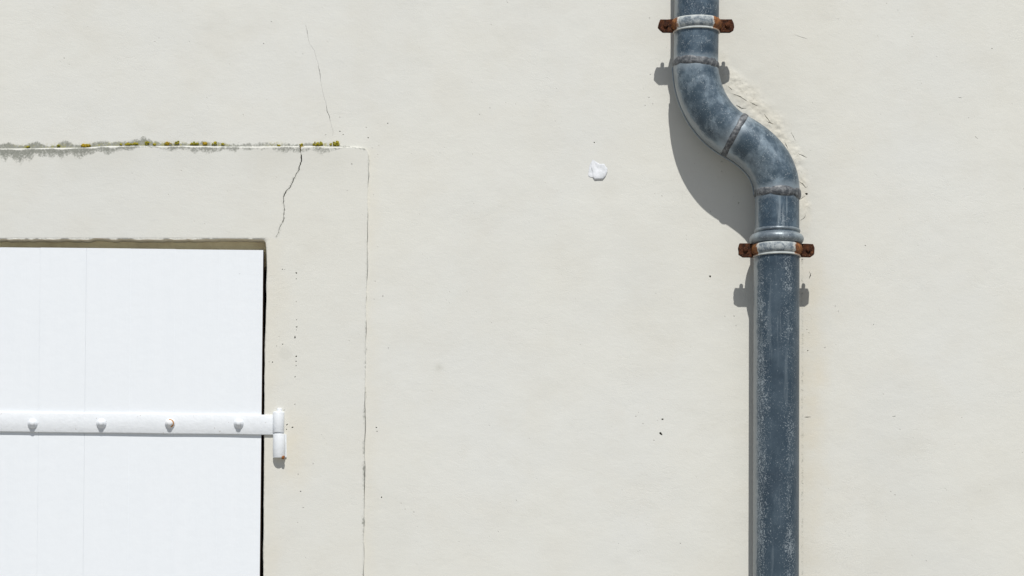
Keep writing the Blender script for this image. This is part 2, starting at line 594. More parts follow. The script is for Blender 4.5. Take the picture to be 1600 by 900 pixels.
def sur_edge_dist(X, Z):
    px, py = PX(X), PY(Z)
    d_r = (sur_right(py) - px) * K
    d_t = (py - sur_top(px)) * K
    d_l = (px - SUR_L) * K
    d = np.minimum(np.minimum(d_r, d_t), d_l)
    # rounded corner
    rr = 10 * K
    cx, cy = d_r - rr, d_t - rr
    corner = (cx < 0) & (cy < 0)
    return np.where(corner, rr - np.sqrt(cx ** 2 + cy ** 2), d)


def open_edge_dist(X, Z):
    px, py = PX(X), PY(Z)
    return np.where(py > 374, np.where(px > 395, (px - open_right(py)) * K, 1), np.where(px < 414, (374 - py) * K, np.hypot(px - 414, py - 374) * K))


def plaster(X, Z, s):
    return (fbm(X, Z, 0.34, s, 2) * 0.0009 + fbm(X, Z * 1.25, 0.085, s + 3, 3) * 0.00029 + fbm(X * 0.8, Z, 0.019, s + 9, 2) * 0.00008)


def y_sur(X, Z):
    d = np.clip(sur_edge_dist(X, Z), 0, None)
    rr = 0.0024 + 0.0011 * vn(X, Z * 0.2, 0.035, 231) + 0.0007 * vn(X, Z * 0.2, 0.009, 232)
    e = np.clip(1 - d / rr, 0, 1)
    lip = (1 - np.sqrt(np.clip(1 - e ** 2, 0, 1))) * 0.0030
    d2 = np.clip(open_edge_dist(X, Z), 0, None)
    e2 = np.clip(1 - d2 / 0.0028, 0, 1)
    lip2 = (1 - np.sqrt(np.clip(1 - e2 ** 2, 0, 1))) * 0.0022
    return -(SUR_T + plaster(X, Z, 40) * 0.8 - lip - lip2)


def rough_mask(X, Z):
    px, py = PX(X), PY(Z)
    # band of lumpy repair mortar following the outer side of the bends
    cx = np.interp(py, [60, 110, 150, 190, 230, 270, 310, 345, 420], [1118, 1128, 1152, 1190, 1226, 1246, 1252, 1252, 1252])
    w = np.interp(py, [60, 105, 140, 180, 230, 300, 350, 430], [6, 10, 27, 27, 17, 11, 8, 5])
    d = np.abs(px - cx - w * 0.35)
    return np.clip(1 - sstep(w * 0.15, w * 1.6, d + 5 * vn(X, Z, 0.02, 61)), 0, 1) * sstep(62, 120, py) * (1 - sstep(310, 390, py) * 0.8) * (py < 450)


def y_wall(X, Z):
    r = rough_mask(X, Z)
    rid = 1 - np.abs(fbm(X + Z * 0.5, Z - X * 0.5, 0.030, 71, 4, 0.55))
    lump = fbm(X, Z, 0.045, 77, 3) * 0.0012 + (rid - 0.6) * 0.0013 + fbm(X, Z, 0.010, 79, 3, 0.6) * 0.0009
    return -(plaster(X, Z, 20) + r * (0.0007 + lump * 0.6))


def a_grime_sur(X, Z):
    px, py = PX(X), PY(Z)
    d = py - sur_top(px)
    reach = np.interp(px, [-800, 0, 60, 120, 170, 240, 300, 325, 345, 400, 430, 490, 505, 540, 576], [22, 18, 21, 15, 9, 13, 12, 17, 13, 8, 9, 12, 9, 4, 6])
    reach = reach * (1 + 0.55 * vn(X, Z * 0, 0.028, 81) + 0.3 * vn(X, Z * 0, 0.010, 82))
    g = (1 - sstep(reach * 0.25, reach * 1.15, d)) * np.interp(px, [0, 300, 420, 500, 576], [0.95, 0.85, 0.62, 0.6, 0.45]) * sstep(0.5, 3.6, d + 1.6 * vn(X, Z * 0, 0.02, 233))
    e = sur_right(py) - px
    g2 = (1 - sstep(1, 5, e)) * 0.55 * (0.16 + 0.45 * vn(X * 0, Z, 0.05, 83) + 0.35 * vn(X * 0, Z, 0.014, 84)) * (py > 232)
    so_ = np.clip(1 - (374 - py) / 5, 0, 1) * (py < 376) * (px < 416) * 0.12 * (0.7 + 0.6 * vn(X, Z * 0, 0.04, 86))
    crk = np.abs(px - np.interp(py, [p[1] for p in ck], [p[0] for p in ck]))
    g3 = (1 - sstep(0, 4, crk)) * 0.25 * ((py > 229) & (py < 372))
    return np.clip(np.maximum(np.maximum(g, g2), np.maximum(so_, g3)), 0, 1)


def a_grime_wall(X, Z):
    px, py = PX(X), PY(Z)
    d = sur_top(px) - py
    reach = np.interp(px, [-800, 0, 25, 100, 128, 145, 200, 235, 260, 300, 400, 440, 470, 540, 548], [8, 5, 8, 9, 8, 6, 9, 12, 10, 7, 5, 5, 6, 4, 0.1])
    reach = reach * (1 + 0.45 * vn(X, Z * 0, 0.03, 91) + 0.25 * vn(X, Z * 0, 0.009, 92))
    g = (1 - sstep(reach * 0.5, reach * 1.15, d)) * (px < 552) * (d > -8) * np.interp(px, [0, 280, 380, 550], [0.95, 0.9, 0.62, 0.55])
    e = px - sur_right(py)
    g2 = (1 - sstep(0.5, 4, e)) * 0.6 * (0.12 + 0.45 * vn(X * 0, Z, 0.045, 93) + 0.3 * vn(X * 0, Z, 0.013, 94)) * (py > 234) * (e > -12)
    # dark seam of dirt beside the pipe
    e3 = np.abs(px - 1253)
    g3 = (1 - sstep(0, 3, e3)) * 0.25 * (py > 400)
    # faint smudge
    g4 = 0.0
    return np.clip(np.maximum(np.maximum(g, g2), g3), 0, 1)


def a_cream_wall(X, Z):
    px, py = PX(X), PY(Z)
    side = (1 - sstep(18, 52, px - 1248 + 9 * vn(X, Z, 0.06, 101) + 5 * vn(X, Z, 0.02, 102))) * (px > 1215) * sstep(340, 470, py) * (1 - 0.55 * sstep(640, 900, py)) * 0.50
    r = rough_mask(X, Z) * 0.48
    wide = (1 - sstep(40, 190, np.abs(px - 1240))) * 0.10
    ed = (1 - sstep(4, 26, px - sur_right(py) + 6 * vn(X, Z, 0.05, 103))) * (px > sur_right(py) - 10) * (py > 232) * 0.22
    return np.clip(np.maximum(np.maximum(side, r), ed) + wide, 0, 1)


def a_cream_sur(X, Z):
    px, py = PX(X), PY(Z)
    e = px - open_right(py)
    a = (1 - sstep(5, 40, e + 14 * vn(X, Z, 0.07, 111))) * (py > 374) * 0.30
    h = np.exp(-(((px - 458) / 26) ** 2 + ((py - 705) / 60) ** 2)) * 0.65
    return np.clip(np.maximum(a, h), 0, 1)


def a_wash_wall(X, Z):
    px, py = PX(X), PY(Z)
    sm = np.exp(-(((px - 686) / 5.5) ** 2 + ((py - 574) / 5.5) ** 2)) * 0.55
    return np.clip(sm + 0.10 * sstep(0.25, 1.0, fbm(X, Z * 0.5, 0.25, 121, 3)), 0, 1)


def a_wash_sur(X, Z):
    px, py = PX(X), PY(Z)
    patch = 0.22 * (1 - sstep(8, 13, np.hypot(px - 446, (py - 553)))) + 0.05
    top = 0.20 * (1 - sstep(10, 70, py - 229)) * (0.6 + 0.6 * vn(X, Z * 0.3, 0.05, 131))
    return np.clip(patch + top, 0, 1)


def a_algae_wall(X, Z):
    px, py = PX(X), PY(Z)
    d = sur_top(px) - py
    band = (1 - sstep(3, 10, d)) * (d > -4) * (px < 548)
    c = 0.0
    for x, s, w in ((40, .5, 20), (90, .7, 25), (160, .55, 25), (205, .8, 30), (235, .9, 22), (270, .9, 26), (320, .7, 25), (345, .6, 14), (430, .7, 12), (512, .7, 10)):
        c = np.maximum(c, s * np.exp(-((px - x) / w) ** 2))
    return np.clip(band * c, 0, 1)


zero = lambda X, Z: np.zeros(len(X))


def a_pock_wall(X, Z):
    px, py = PX(X), PY(Z)
    return np.clip(rough_mask(X, Z) * 0.8 + 0.7 * (1 - sstep(4, 20, np.abs(px - 1262 + 5 * vn(X, Z, 0.03, 141)))) * (py > 260) * (py < 700) * sstep(0.0, 0.6, vn(X, Z, 0.03, 142)), 0, 1)


def a_pock_sur(X, Z):
    px, py = PX(X), PY(Z)
    h = np.exp(-(((px - 440) / 14) ** 2 + ((py - 650) / 30) ** 2))
    e = (1 - sstep(2, 12, px - open_right(py))) * (py > 374) * 0.7 * sstep(0.1, 0.6, vn(X, Z, 0.03, 152))
    return np.clip(np.maximum(h, e), 0, 1)


# ---- surround
spits = [(442, 421, 1.5, .5), (463, 427, 1.6, .7), (463, 436, 0.8, 1), (463, 472, 0.8, 1), (463.5, 500, 1.0, .7), (463.5, 511, 1.6, .8), (463, 516, 1, 1),
         (461, 527, 1.5, 1.4), (463, 557, 1.3, 1), (463, 565, 1.1, 1), (463, 571.5, 1.0, 1), (461, 589, 1.3, .8), (432, 541, .8, 1), (442, 538, .9, 1),
         (426, 566, 1.0, 1), (445, 421.5, .8, .5), (461, 632, .7, 1), (489, 725, 1.0, 1), (466, 741, .8, 1), (550, 257, 1.2, 1), (543, 298, .8, .5),
         (470, 768, 1.3, .5), (421, 566, .8, 1), (411 + 33, 641, 1.2, .6), (457, 668, 1.6, .6), (449, 664, 1.6, 1), (448, 671, 1.0, 1)]
sholes = [pit_poly(a, b, c, 300 + i, d) for i, (a, b, c, d) in enumerate(spits)]
x0, z1 = W(-4, 226); x1, z0 = W(580, 904)
sp = [jgrid(x0, x1, z0, z1, 0.0042)]
xa, za = W(-4, 262); xb, zb = W(580, 228)
sp.append(jgrid(xa, xb, za, zb, 0.0022))
for off in (0.0008, 0.0017, 0.0028, 0.0040):     # rings for the rounded arris
    q = []
    for py in np.arange(246, 904, 2.4): q.append(W(float(sur_right(py)) - off / K, py + r1.uniform(-.5, .5)))
    for px in np.arange(-4, 562, 2.4): q.append(W(px + r1.uniform(-.5, .5), float(sur_top(px)) + off / K))
    for py in np.arange(378, 904, 3): q.append(W(float(open_right(py)) + off / K, py))
    for px in np.arange(-4, 414, 3): q.append(W(px, 374 - off / K))
    for a in np.linspace(0.1, 1.45, 9): q.append(W(565.5 + (10 - off / K) * math.cos(a), 239.5 - (10 - off / K) * math.sin(a)))
    sp.append(np.array(q))
xs0, zs0 = W(SUR_L, 2418); xs1, zs1 = W(576, 229)
sp.append(jgrid(xs0, xs1, zs0, zs1, 0.06))
sp = np.concatenate(sp)


def depth_sur(x, z):
    px, py = PX(x), PY(z)
    if px < float(open_right(py)) + 4 and py > 371 and px > OPEN_L - 3: return 0.30, 1
    return 0.03, 0


sheet('surround', sur_outline, sholes, sp, y_sur, depth_sur,
      {'grime': a_grime_sur, 'cream': a_cream_sur, 'wash': a_wash_sur, 'algae': zero, 'pocked': a_pock_sur}, [M_WALL, M_REV], wall)

# ---- wall face: its hole sits under the surround on top and leaves an open hairline joint on the right
hl = []
for py in np.concatenate([np.arange(2418, 900, -60), np.arange(900, 250, -5)]):
    gap = -0.05 + 0.40 * float(vn(9.0, py, 40, 161)) + 0.45 * float(vn(9.0, py, 12, 162))
    gap += np.interp(py, [240, 290, 300, 360, 460, 480, 900], [.8, .45, .25, .4, .5, .25, .2])
    base = float(sur_right(py)) + float(vn(3.0, py, 30, 11)) * 0.9 + float(vn(3.0, py, 8, 12)) * 0.45
    hl.append((base + max(gap, -0.5), py))
hl += [(572, 246), (560, 240)]
for px in np.arange(540, SUR_L + 20, -60): hl.append((px, 242))
hl += [(SUR_L + 20, 242), (SUR_L + 20, 2418)]
WALL_HOLE = [W(*p) for p in hl]
WX, WZ = 4.2, 5.4
# the door hole reaches the ground, so it is part of the outline
wall_outline = [(-WX, 0.0), (-WX, WZ), (WX, WZ), (WX, 0.0)]
wall_outline = densify(wall_outline, 0.2)
foot = [p for p in WALL_HOLE]
i0 = [i for i, p in enumerate(wall_outline) if p[1] == 0.0 and p[0] > 0]
# outline runs: left foot -> up -> right -> down -> right foot -> along the floor back to the left
lf = [p for p in wall_outline if not (p[1] == 0.0 and abs(p[0]) < WX - 1e-6)]
wall_outline = lf + [(foot[0][0], 0.0)] + foot[:] + [(foot[-1][0], 0.0)]

wc = [(477, 38), (480, 48), (481.5, 60), (483.5, 68), (488, 74), (491, 79), (494, 90), (497, 99), (499.5, 112), (501.5, 130), (504.5, 145), (508.5, 158),
      (511, 173), (515, 183), (517.5, 196), (520.5, 204), (520, 212)]


def wcw(t):
    return 0.00018 + 0.0010 * max(0, math.sin(t * 17 + 0.6)) ** 2 * (0.35 + t * 0.75) if t < .97 else 0.0003


wholes = [crack_poly(wc, wcw, 5, 2.5, 0.35)]


def small(w): return lambda t: w * (0.25 + math.sin(math.pi * min(max(t, .02), .98)))


cracks = [
    ([(1264, 424), (1266.5, 428), (1264.5, 436)], 0.0012), ([(1257, 652), (1267, 651.5)], 0.0012),
    ([(1247, 240), (1254, 243), (1261, 246.5)], 0.0010), ([(1248, 283), (1254, 287), (1258, 293), (1262, 292)], 0.0012),
    ([(1250, 312), (1258, 306)], 0.0009), ([(1240, 54), (1252, 58), (1262, 61)], 0.0006),
    ([(1143, 146), (1156, 151), (1168, 159)], 0.0011), ([(1150, 164), (1158, 169), (1166, 170)], 0.0013), ([(1172, 160), (1184, 166)], 0.0010),
    ([(1194, 178), (1200, 186), (1204, 193)], 0.0012), ([(1198, 190), (1209, 194)], 0.0013), ([(1137, 134), (1144, 141)], 0.0009),
    ([(1226, 222), (1231, 232)], 0.0011), ([(1236, 206), (1243, 220)], 0.0006), ([(1250, 345), (1256, 341), (1259, 336)], 0.0007),
    ([(1497, 152), (1503, 153)], 0.0008), ([(1523, 212), (1528, 217)], 0.0006), ([(1394, 651), (1400, 650)], 0.0008)]
wholes += [crack_poly(p, small(w), 400 + i, 2.5, 0.4) for i, (p, w) in enumerate(cracks)]
wpits = [(1033.5, 677, 3.3, .85), (1035, 655, 1.7, .9), (1109.5, 431.5, 1.9, .9), (1260, 303, 2.2, .8), (1253, 405, 1.5, 1), (928.5, 222.5, 1.0, 1),
         (607, 544, .9, 1), (596, 777, 1.3, 1), (598, 463, .9, .8), (588, 668, 1.3, .8), (589, 674, 1.0, .8), (531, 205, 1.5, .5), (536, 210, 1.2, .6),
         (509, 210.5, 1.3, .4), (606, 192.5, 1.0, 1), (575, 215, 1.2, .8), (572, 199, .7, 1), (531, 183, .8, 1), (412, 68, .8, 1), (424, 34, 1.0, .7),
         (1403, 16, .9, .6), (1425, 57, .7, 1), (1550, 76, 1.0, .7), (1289, 543, .8, 1), (1365, 507, .7, 1), (1305, 478, .7, 1), (1310, 486, .6, 1),
         (1261, 515, 1.0, .8), (1264, 520, .8, 1), (1262, 548, .8, 1.3), (1154, 317, 1.0, 1), (1128, 268, .9, 1), (1110, 330, .8, .8), (1015, 28, .7, 1),
         (1352, 384, 1.0, 1), (1147, 494, 1.0, 1), (1150, 509, .7, 1.4), (1016, 116, .9, .7), (1014, 152, .8, 1), (1020, 162, .8, .8), (1008, 165, .8, .8),
         (1146, 252, 1.4, .8), (1128, 252, .9, .8), (1122, 277, .6, 1), (1503, 850 - 198, .9, .5)]
wholes += [pit_poly(a, b, c, 500 + i, d) for i, (a, b, c, d) in enumerate(wpits)]
fx0, fz1 = W(-8, -8); fx1, fz0 = W(1608, 908)
wp = [jgrid(fx0, fx1, fz0, fz1, 0.0044)]
ra, rb = W(1108, 335); rc_, rd = W(1290, 100)
wp.append(jgrid(ra, rc_, rb, rd, 0.0019))
ra, rb = W(-8, 232); rc_, rd = W(556, 208)
wp.append(jgrid(ra, rc_, rb, rd, 0.0024))
outer_pts = jgrid(-WX + .05, WX - .05, 0.05, WZ - .05, 0.09)
m_out = ~((outer_pts[:, 0] > fx0 - .01) & (outer_pts[:, 0] < fx1 + .01) & (outer_pts[:, 1] > fz0 - .01) & (outer_pts[:, 1] < fz1 + .01))
wp.append(outer_pts[m_out])
wp = np.concatenate(wp)


def depth_wall(x, z):
    if abs(abs(x) - WX) < 1e-4 or abs(z - WZ) < 1e-4 or z < 1e-4: return 0.36, 0
    return 0.02, 0


sheet('wall_face', wall_outline, wholes, wp, y_wall, depth_wall,
      {'grime': a_grime_wall, 'cream': a_cream_wall, 'wash': a_wash_wall, 'algae': a_algae_wall, 'pocked': a_pock_wall}, [M_WALL], wall)

# back of the wall, coloured dark for the unlit room behind the door
me = mesh_from('back_wall', [(-WX, 0.31, 0), (WX, 0.31, 0), (WX, 0.31, WZ), (-WX, 0.31, WZ), (-WX, 0.35, 0), (WX, 0.35, 0), (WX, 0.35, WZ), (-WX, 0.35, WZ)],
               [(0, 1, 2, 3), (7, 6, 5, 4), (3, 2, 6, 7)])
link('back_wall', me, M_DARK, wall, False)


# wooden head of the door frame, just behind the shutter: it fills the top of the opening
def frame_head():
    a, b = W(OPEN_L + 1, 412), W(420, 370)
    bm = bmesh.new()
    n = 40
    for y0, y1, z0, z1 in ((0.032, 0.10, a[1], b[1] + 0.01),):
        top = []
        for i in range(n + 1):
            x = a[0] + (b[0] - a[0]) * i / n
            w = 0.0006 * float(vn(x, 0.2, 0.08, 221))
            top.append([bm.verts.new(p) for p in ((x, y0 + w, z0), (x, y0 + w, z1), (x, y1, z1), (x, y1, z0))])
        for p, q in zip(top, top[1:]):
            for k in range(4): bm.faces.new((p[k], q[k], q[(k + 1) % 4], p[(k + 1) % 4]))
        bm.faces.new(top[0]); bm.faces.new(top[-1][::-1])
    bmesh.ops.recalc_face_normals(bm, faces=bm.faces)
    me = bpy.data.meshes.new('frame_head'); bm.to_mesh(me); bm.free()
    link('frame_head', me, M_HEAD, wall, False)


frame_head()


# ---- flake of white filler, two overlapping scabs
def flake(name, pts, lift, thick, seed):
    c = np.mean([W(*p) for p in pts], axis=0)
    P = np.array(densify([W(*p) for p in pts], 0.0016))
    n = len(P)
    rr = np.random.default_rng(seed)
    verts, faces = [], []
    for k, s in enumerate((1.0, 0.95, 0.84, 0.6, 0.3)):
        for i, p in enumerate(P):
            q = c + (p - c) * s
            if k == 0: y = -0.0002
            elif k == 1: y = -lift
            else: y = -lift - (0.0005 if k == 2 else 0) + 0.0004 * float(vn(q[0], q[1], 0.009, seed))
            verts.append((q[0], y - thick * (k > 0) * (0.5 + 0.5 * (c[1] - p[1]) / 0.02), q[1]))
    for k in range(4):
        for i in range(n):
            j = (i + 1) % n
            faces.append((k * n + i, k * n + j, (k + 1) * n + j, (k + 1) * n + i))
    verts.append((c[0], -lift - 0.0002, c[1]))
    for i in range(n): faces.append((4 * n + i, 4 * n + (i + 1) % n, 5 * n))
    me = mesh_from(name, verts, faces)
    bm = bmesh.new(); bm.from_mesh(me); bmesh.ops.recalc_face_normals(bm, faces=bm.faces); bm.to_mesh(me); bm.free()
    o = link(name, me, M_FILL, wall)
    return o


yc = float(-y_wall(np.array([W(934, 266)[0]]), np.array([W(934, 266)[1]]))[0])
flake('filler_flake', [(926, 249), (931, 252.5), (937, 256), (944, 256), (949, 263), (949, 269), (946, 276), (942, 280.5), (935, 280.5), (929, 281), (926, 277), (925.5, 268), (923.5, 262), (924.5, 254)],
      yc + 0.0007, 0.0017, 3)['label'] = 'white raised scab of filler'
flake('filler_flake', [(924, 253), (926, 250), (926, 262), (926.5, 277), (922, 276.5), (919, 274), (920, 266), (921.5, 258)], yc + 0.0003, 0.0005, 4)


# ---- lichen clumps along the ledge
def lichen(px, py, w, h, seed, mat):
    bm = bmesh.new()
    rr = np.random.default_rng(seed)
    for k in range(max(6, int(w * 1.8))):
        a, q = rr.uniform(0, 6.28), rr.uniform(0, 1) ** 0.6
        p = at(px + math.cos(a) * q * w * 0.5, py + math.sin(a) * q * h * 0.5, -0.0008 - 0.0022 * (1 - q))
        g = bmesh.ops.create_icosphere(bm, subdivisions=1, radius=rr.uniform(0.9, 1.9) * K * (0.8 + 0.03 * w))
        for v in g['verts']:
            v.co = Vector((v.co.x * rr.uniform(.7, 1.3), v.co.y * 0.8, v.co.z * rr.uniform(.6, 1.1))) + p
    me = bpy.data.meshes.new('lichen'); bm.to_mesh(me); bm.free()
    link('lichen', me, mat, wall)


LI = [(135, 227.5, 15, 4, 1), (43, 229.5, 6, 3, 0), (201, 225.5, 12, 3.5, 0), (212, 225, 8, 3, 0), (230, 223.5, 6, 5, 0), (262, 224, 11, 4.5, 1), (277, 223, 7, 6, 0), (241, 226, 6, 2.5, 0),
      (304, 224.5, 11, 4, 0), (319, 224.5, 9, 4, 1), (335, 224, 7, 4, 0), (348, 225, 5, 3, 0), (470, 226, 7, 3, 0), (473, 231, 10, 9, 1), (496, 225, 16, 7, 0), (516, 225.5, 4, 4, 0),
      (525, 224.5, 12, 7, 0), (436, 227, 6, 2, 0), (91, 228, 5, 3, 0), (189, 226, 5, 2.5, 0)]
for i, (a, b, c, d, e) in enumerate(LI): lichen(a, b, c, d, 700 + i, M_LICHEN2 if e else M_LICHEN)


# ------------------------------------------------------------------ sweeps and lathes
def tube(path, rad, segs=72):
    """sweep along a path in a plane of constant y; uv = (angle / 2 pi, metres to the nearer end)"""
    path = [Vector(p) for p in path]
    n = len(path)
    verts, uvs, faces = [], [], []
    lens = [0.0]
    for i in range(1, n): lens.append(lens[-1] + (path[i] - path[i - 1]).length)
    for i, p in enumerate(path):
        t = (path[min(i + 1, n - 1)] - path[max(i - 1, 0)]).normalized()
        s = Vector((-t.z, 0, t.x)).normalized()
        r = rad(i / (n - 1)) if callable(rad) else rad
        for k in range(segs + 1):
            a = -math.pi + 2 * math.pi * k / segs
            verts.append(p + Vector((0, -1, 0)) * (math.cos(a) * r) + s * (math.sin(a) * r))
            uvs.append((a / (2 * math.pi), min(lens[i], lens[-1] - lens[i])))
    m = segs + 1
    for i in range(n - 1):
        for k in range(segs):
            faces.append((i * m + k, i * m + k + 1, (i + 1) * m + k + 1, (i + 1) * m + k)[::-1])
    return verts, faces, uvs


def fix_normals(me):
    bm = bmesh.new(); bm.from_mesh(me)
    bmesh.ops.recalc_face_normals(bm, faces=bm.faces)
    bm.to_mesh(me); bm.free()


def hermite(p0, t0, p1, t1, n=40):
    out = []
    for i in range(n + 1):
        t = i / n
        a, b, c, d = 2 * t ** 3 - 3 * t ** 2 + 1, t ** 3 - 2 * t ** 2 + t, -2 * t ** 3 + 3 * t ** 2, t ** 3 - t ** 2
        out.append((a * p0[0] + b * t0[0] + c * p1[0] + d * t1[0], a * p0[1] + b * t0[1] + c * p1[1] + d * t1[1]))
    return out


AX = -0.055                                  # pipe axis, metres in front of the wall
SS = (DIST + AX) / DIST


def axis(pts): return [at(x, y, AX) for x, y in pts]


pipe = empty('downpipe', at(1214, GROUND_PY, AX) * 1.0)
pipe.location.z = 0.0
tag(pipe, 'grey blue weathered zinc rainwater downpipe with an S bend on the wall', 'downpipe')


def pipe_part(name, pts, rad, mat, segs=80):
    v, f, u = tube(axis(pts), rad, segs)
    me = mesh_from(name, v, f, u)
    fix_normals(me)
    return link(name, me, mat, pipe)


RU, RE, RS, RL = 0.0430, 0.0432, 0.0428, 0.0442
top_pts = [(1089.0, y) for y in np.linspace(-1350, -10, 30)] + [(1089.0 - 1.6 * (y + 10) / 110, y) for y in np.linspace(0, 102, 20)]
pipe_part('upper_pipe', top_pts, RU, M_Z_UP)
J1, J2, J3 = (1087.0, 101), (1148, 211), (1214.3, 302)
T = Vector((0.875, 0.484))
e1 = hermite(J1, (4, 138), J2, (T.x * 136, T.y * 136))
e2 = hermite(J2, (T.x * 136, T.y * 136), J3, (2, 128))
pipe_part('elbow', e1, lambda t: RE + 0.0012 * math.sin(math.pi * t) ** 0.5, M_Z_ELB)['label'] = 'upper bend of the pipe'
pipe_part('elbow', e2, lambda t: RE + 0.0012 * math.sin(math.pi * t) ** 0.5, M_Z_ELB)['label'] = 'lower bend of the pipe'
pipe_part('sleeve', [(1214.3, y) for y in np.linspace(300, 376, 24)], RS, M_Z_SLV)


# long seams on the wall side flank of the bends
def flank_seam(pts, name):
    P = axis(pts); verts, faces = [], []
    n = len(P)
    for i, p in enumerate(P):
        t = (P[min(i + 1, n - 1)] - P[max(i - 1, 0)]).normalized()
        s = Vector((-t.z, 0, t.x)).normalized()
        for k in range(6):
            a = 2 * math.pi * k / 6
            c = p - s * (RE + 0.0008) + Vector((0, 0.014, 0))
            verts.append(c + s * (0.0016 * math.cos(a)) + Vector((0, 0.0016 * math.sin(a), 0)))
    for i in range(n - 1):
        for k in range(6):
            faces.append((i * 6 + k, i * 6 + (k + 1) % 6, (i + 1) * 6 + (k + 1) % 6, (i + 1) * 6 + k))
    me = mesh_from(name, verts, faces); fix_normals(me)
    link(name, me, M_Z_COL, pipe)


flank_seam(e1, 'bend_seam'); flank_seam(e2, 'bend_seam')
low_pts = [(1213.6 - 1.1 * (y - 366) / 540, y) for y in np.linspace(366, 2380, 60)]
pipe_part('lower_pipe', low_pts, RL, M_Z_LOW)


def ring(name, centre, tdir, prof, mat, segs=96, wob=None, parent=None, arc=None):
    """lathe a profile [(along, radius)] about an axis through centre with direction tdir (in the x-z plane)"""
    t = Vector(tdir).normalized(); s = Vector((-t.z, 0, t.x))
    verts, uvs, faces = [], [], []
    m = len(prof)
    for k in range(segs + 1):
        a = -math.pi + 2 * math.pi * k / segs
        for j, (al, r) in enumerate(prof):
            dal, dr = wob(a, j / (m - 1)) if wob else (0, 0)
            verts.append(Vector(centre) + t * (al + dal) + Vector((0, -1, 0)) * (math.cos(a) * (r + dr)) + s * (math.sin(a) * (r + dr)))
            uvs.append((a / (2 * math.pi), j / (m - 1)))
    for k in range(segs):
        for j in range(m - 1):
            faces.append((k * m + j, k * m + j + 1, (k + 1) * m + j + 1, (k + 1) * m + j))
    me = mesh_from(name, verts, faces, uvs); fix_normals(me)
    return link(name, me, mat, parent)


def lumpy(seed, n=14, dw=0.0062, dr=0.0012):
    r = np.random.default_rng(seed)
    ph = np.sort(r.uniform(-math.pi, math.pi, n)); am = r.uniform(0.5, 1.0, n)

    def f(a, t):
        # scalloped weld: each lump bulges between two nips
        i = int(np.searchsorted(ph, a)) % n
        p0, p1 = ph[i - 1], ph[i]
        span = (p1 - p0) % (2 * math.pi); u = ((a - p0) % (2 * math.pi)) / max(span, 1e-3)
        b = math.sqrt(max(0.0, math.sin(math.pi * min(max(u, 0), 1)))) * am[i]
        side = (t - 0.5) * 2
        return side * dw * (b - 0.5), dr * (b - 0.35) * (1 - abs(side))
    return f


def weld_prof(r, half=0.0078, h=0.0017):
    return [(half * math.cos(a), r - 0.0012 + (h + 0.0012) * math.sin(a)) for a in np.linspace(math.pi, 0, 9)]


def dirpx(a, b):
    d = at(*b, AX) - at(*a, AX); return d.normalized()


ring('solder_joint', at(1087.4, 101.5, AX), (math.sin(R(-5.5)), 0, -math.cos(R(-5.5))), weld_prof(RE + .0004), M_SOLDER, wob=lumpy(11, 16), parent=pipe)
ring('solder_joint', at(1148, 211, AX), (T.x, 0, -T.y), weld_prof(RE + .0004, .0066), M_SOLDER, wob=lumpy(12, 12, .0022), parent=pipe)
ring('solder_joint', at(1214.6, 303.5, AX), (math.sin(R(-2)), 0, -math.cos(R(-2))), weld_prof(RE + .0006, .0078), M_SOLDER, wob=lumpy(13, 15), parent=pipe)
ring('solder_joint', at(1214.3, 361.5, AX), (0, 0, -1), weld_prof(RS + .0002, .0036, .0016), M_Z_COL, wob=lumpy(14, 18, .0012, .0006), parent=pipe)
bead = [(0.0098 * math.cos(a), RL - 0.001 + 0.0092 * math.sin(a)) for a in np.linspace(math.pi, 0, 15)]
ring('bead_collar', at(1213.8, 374.5, AX), (0, 0, -1), bead, M_Z_COL, wob=lambda a, t: (0.0006 * math.sin(2 * a + 1), 0.0004 * math.sin(3 * a)), parent=pipe)


# ------------------------------------------------------------------ clamps
def plate_outline(sgn, w, h, seed):
    r = np.random.default_rng(seed)
    o = [(-0.004, -h / 2), (w * 0.72, -h / 2 * r.uniform(.92, 1.02)), (w * 0.93, -h / 2 * .62), (w, -h * .1), (w * .99, h * .18), (w * .9, h / 2 * .98), (w * .45, h / 2), (-0.004, h / 2)]
    return [(x * sgn * r.uniform(.95, 1.04), z * r.uniform(.93, 1.05)) for x, z in o]


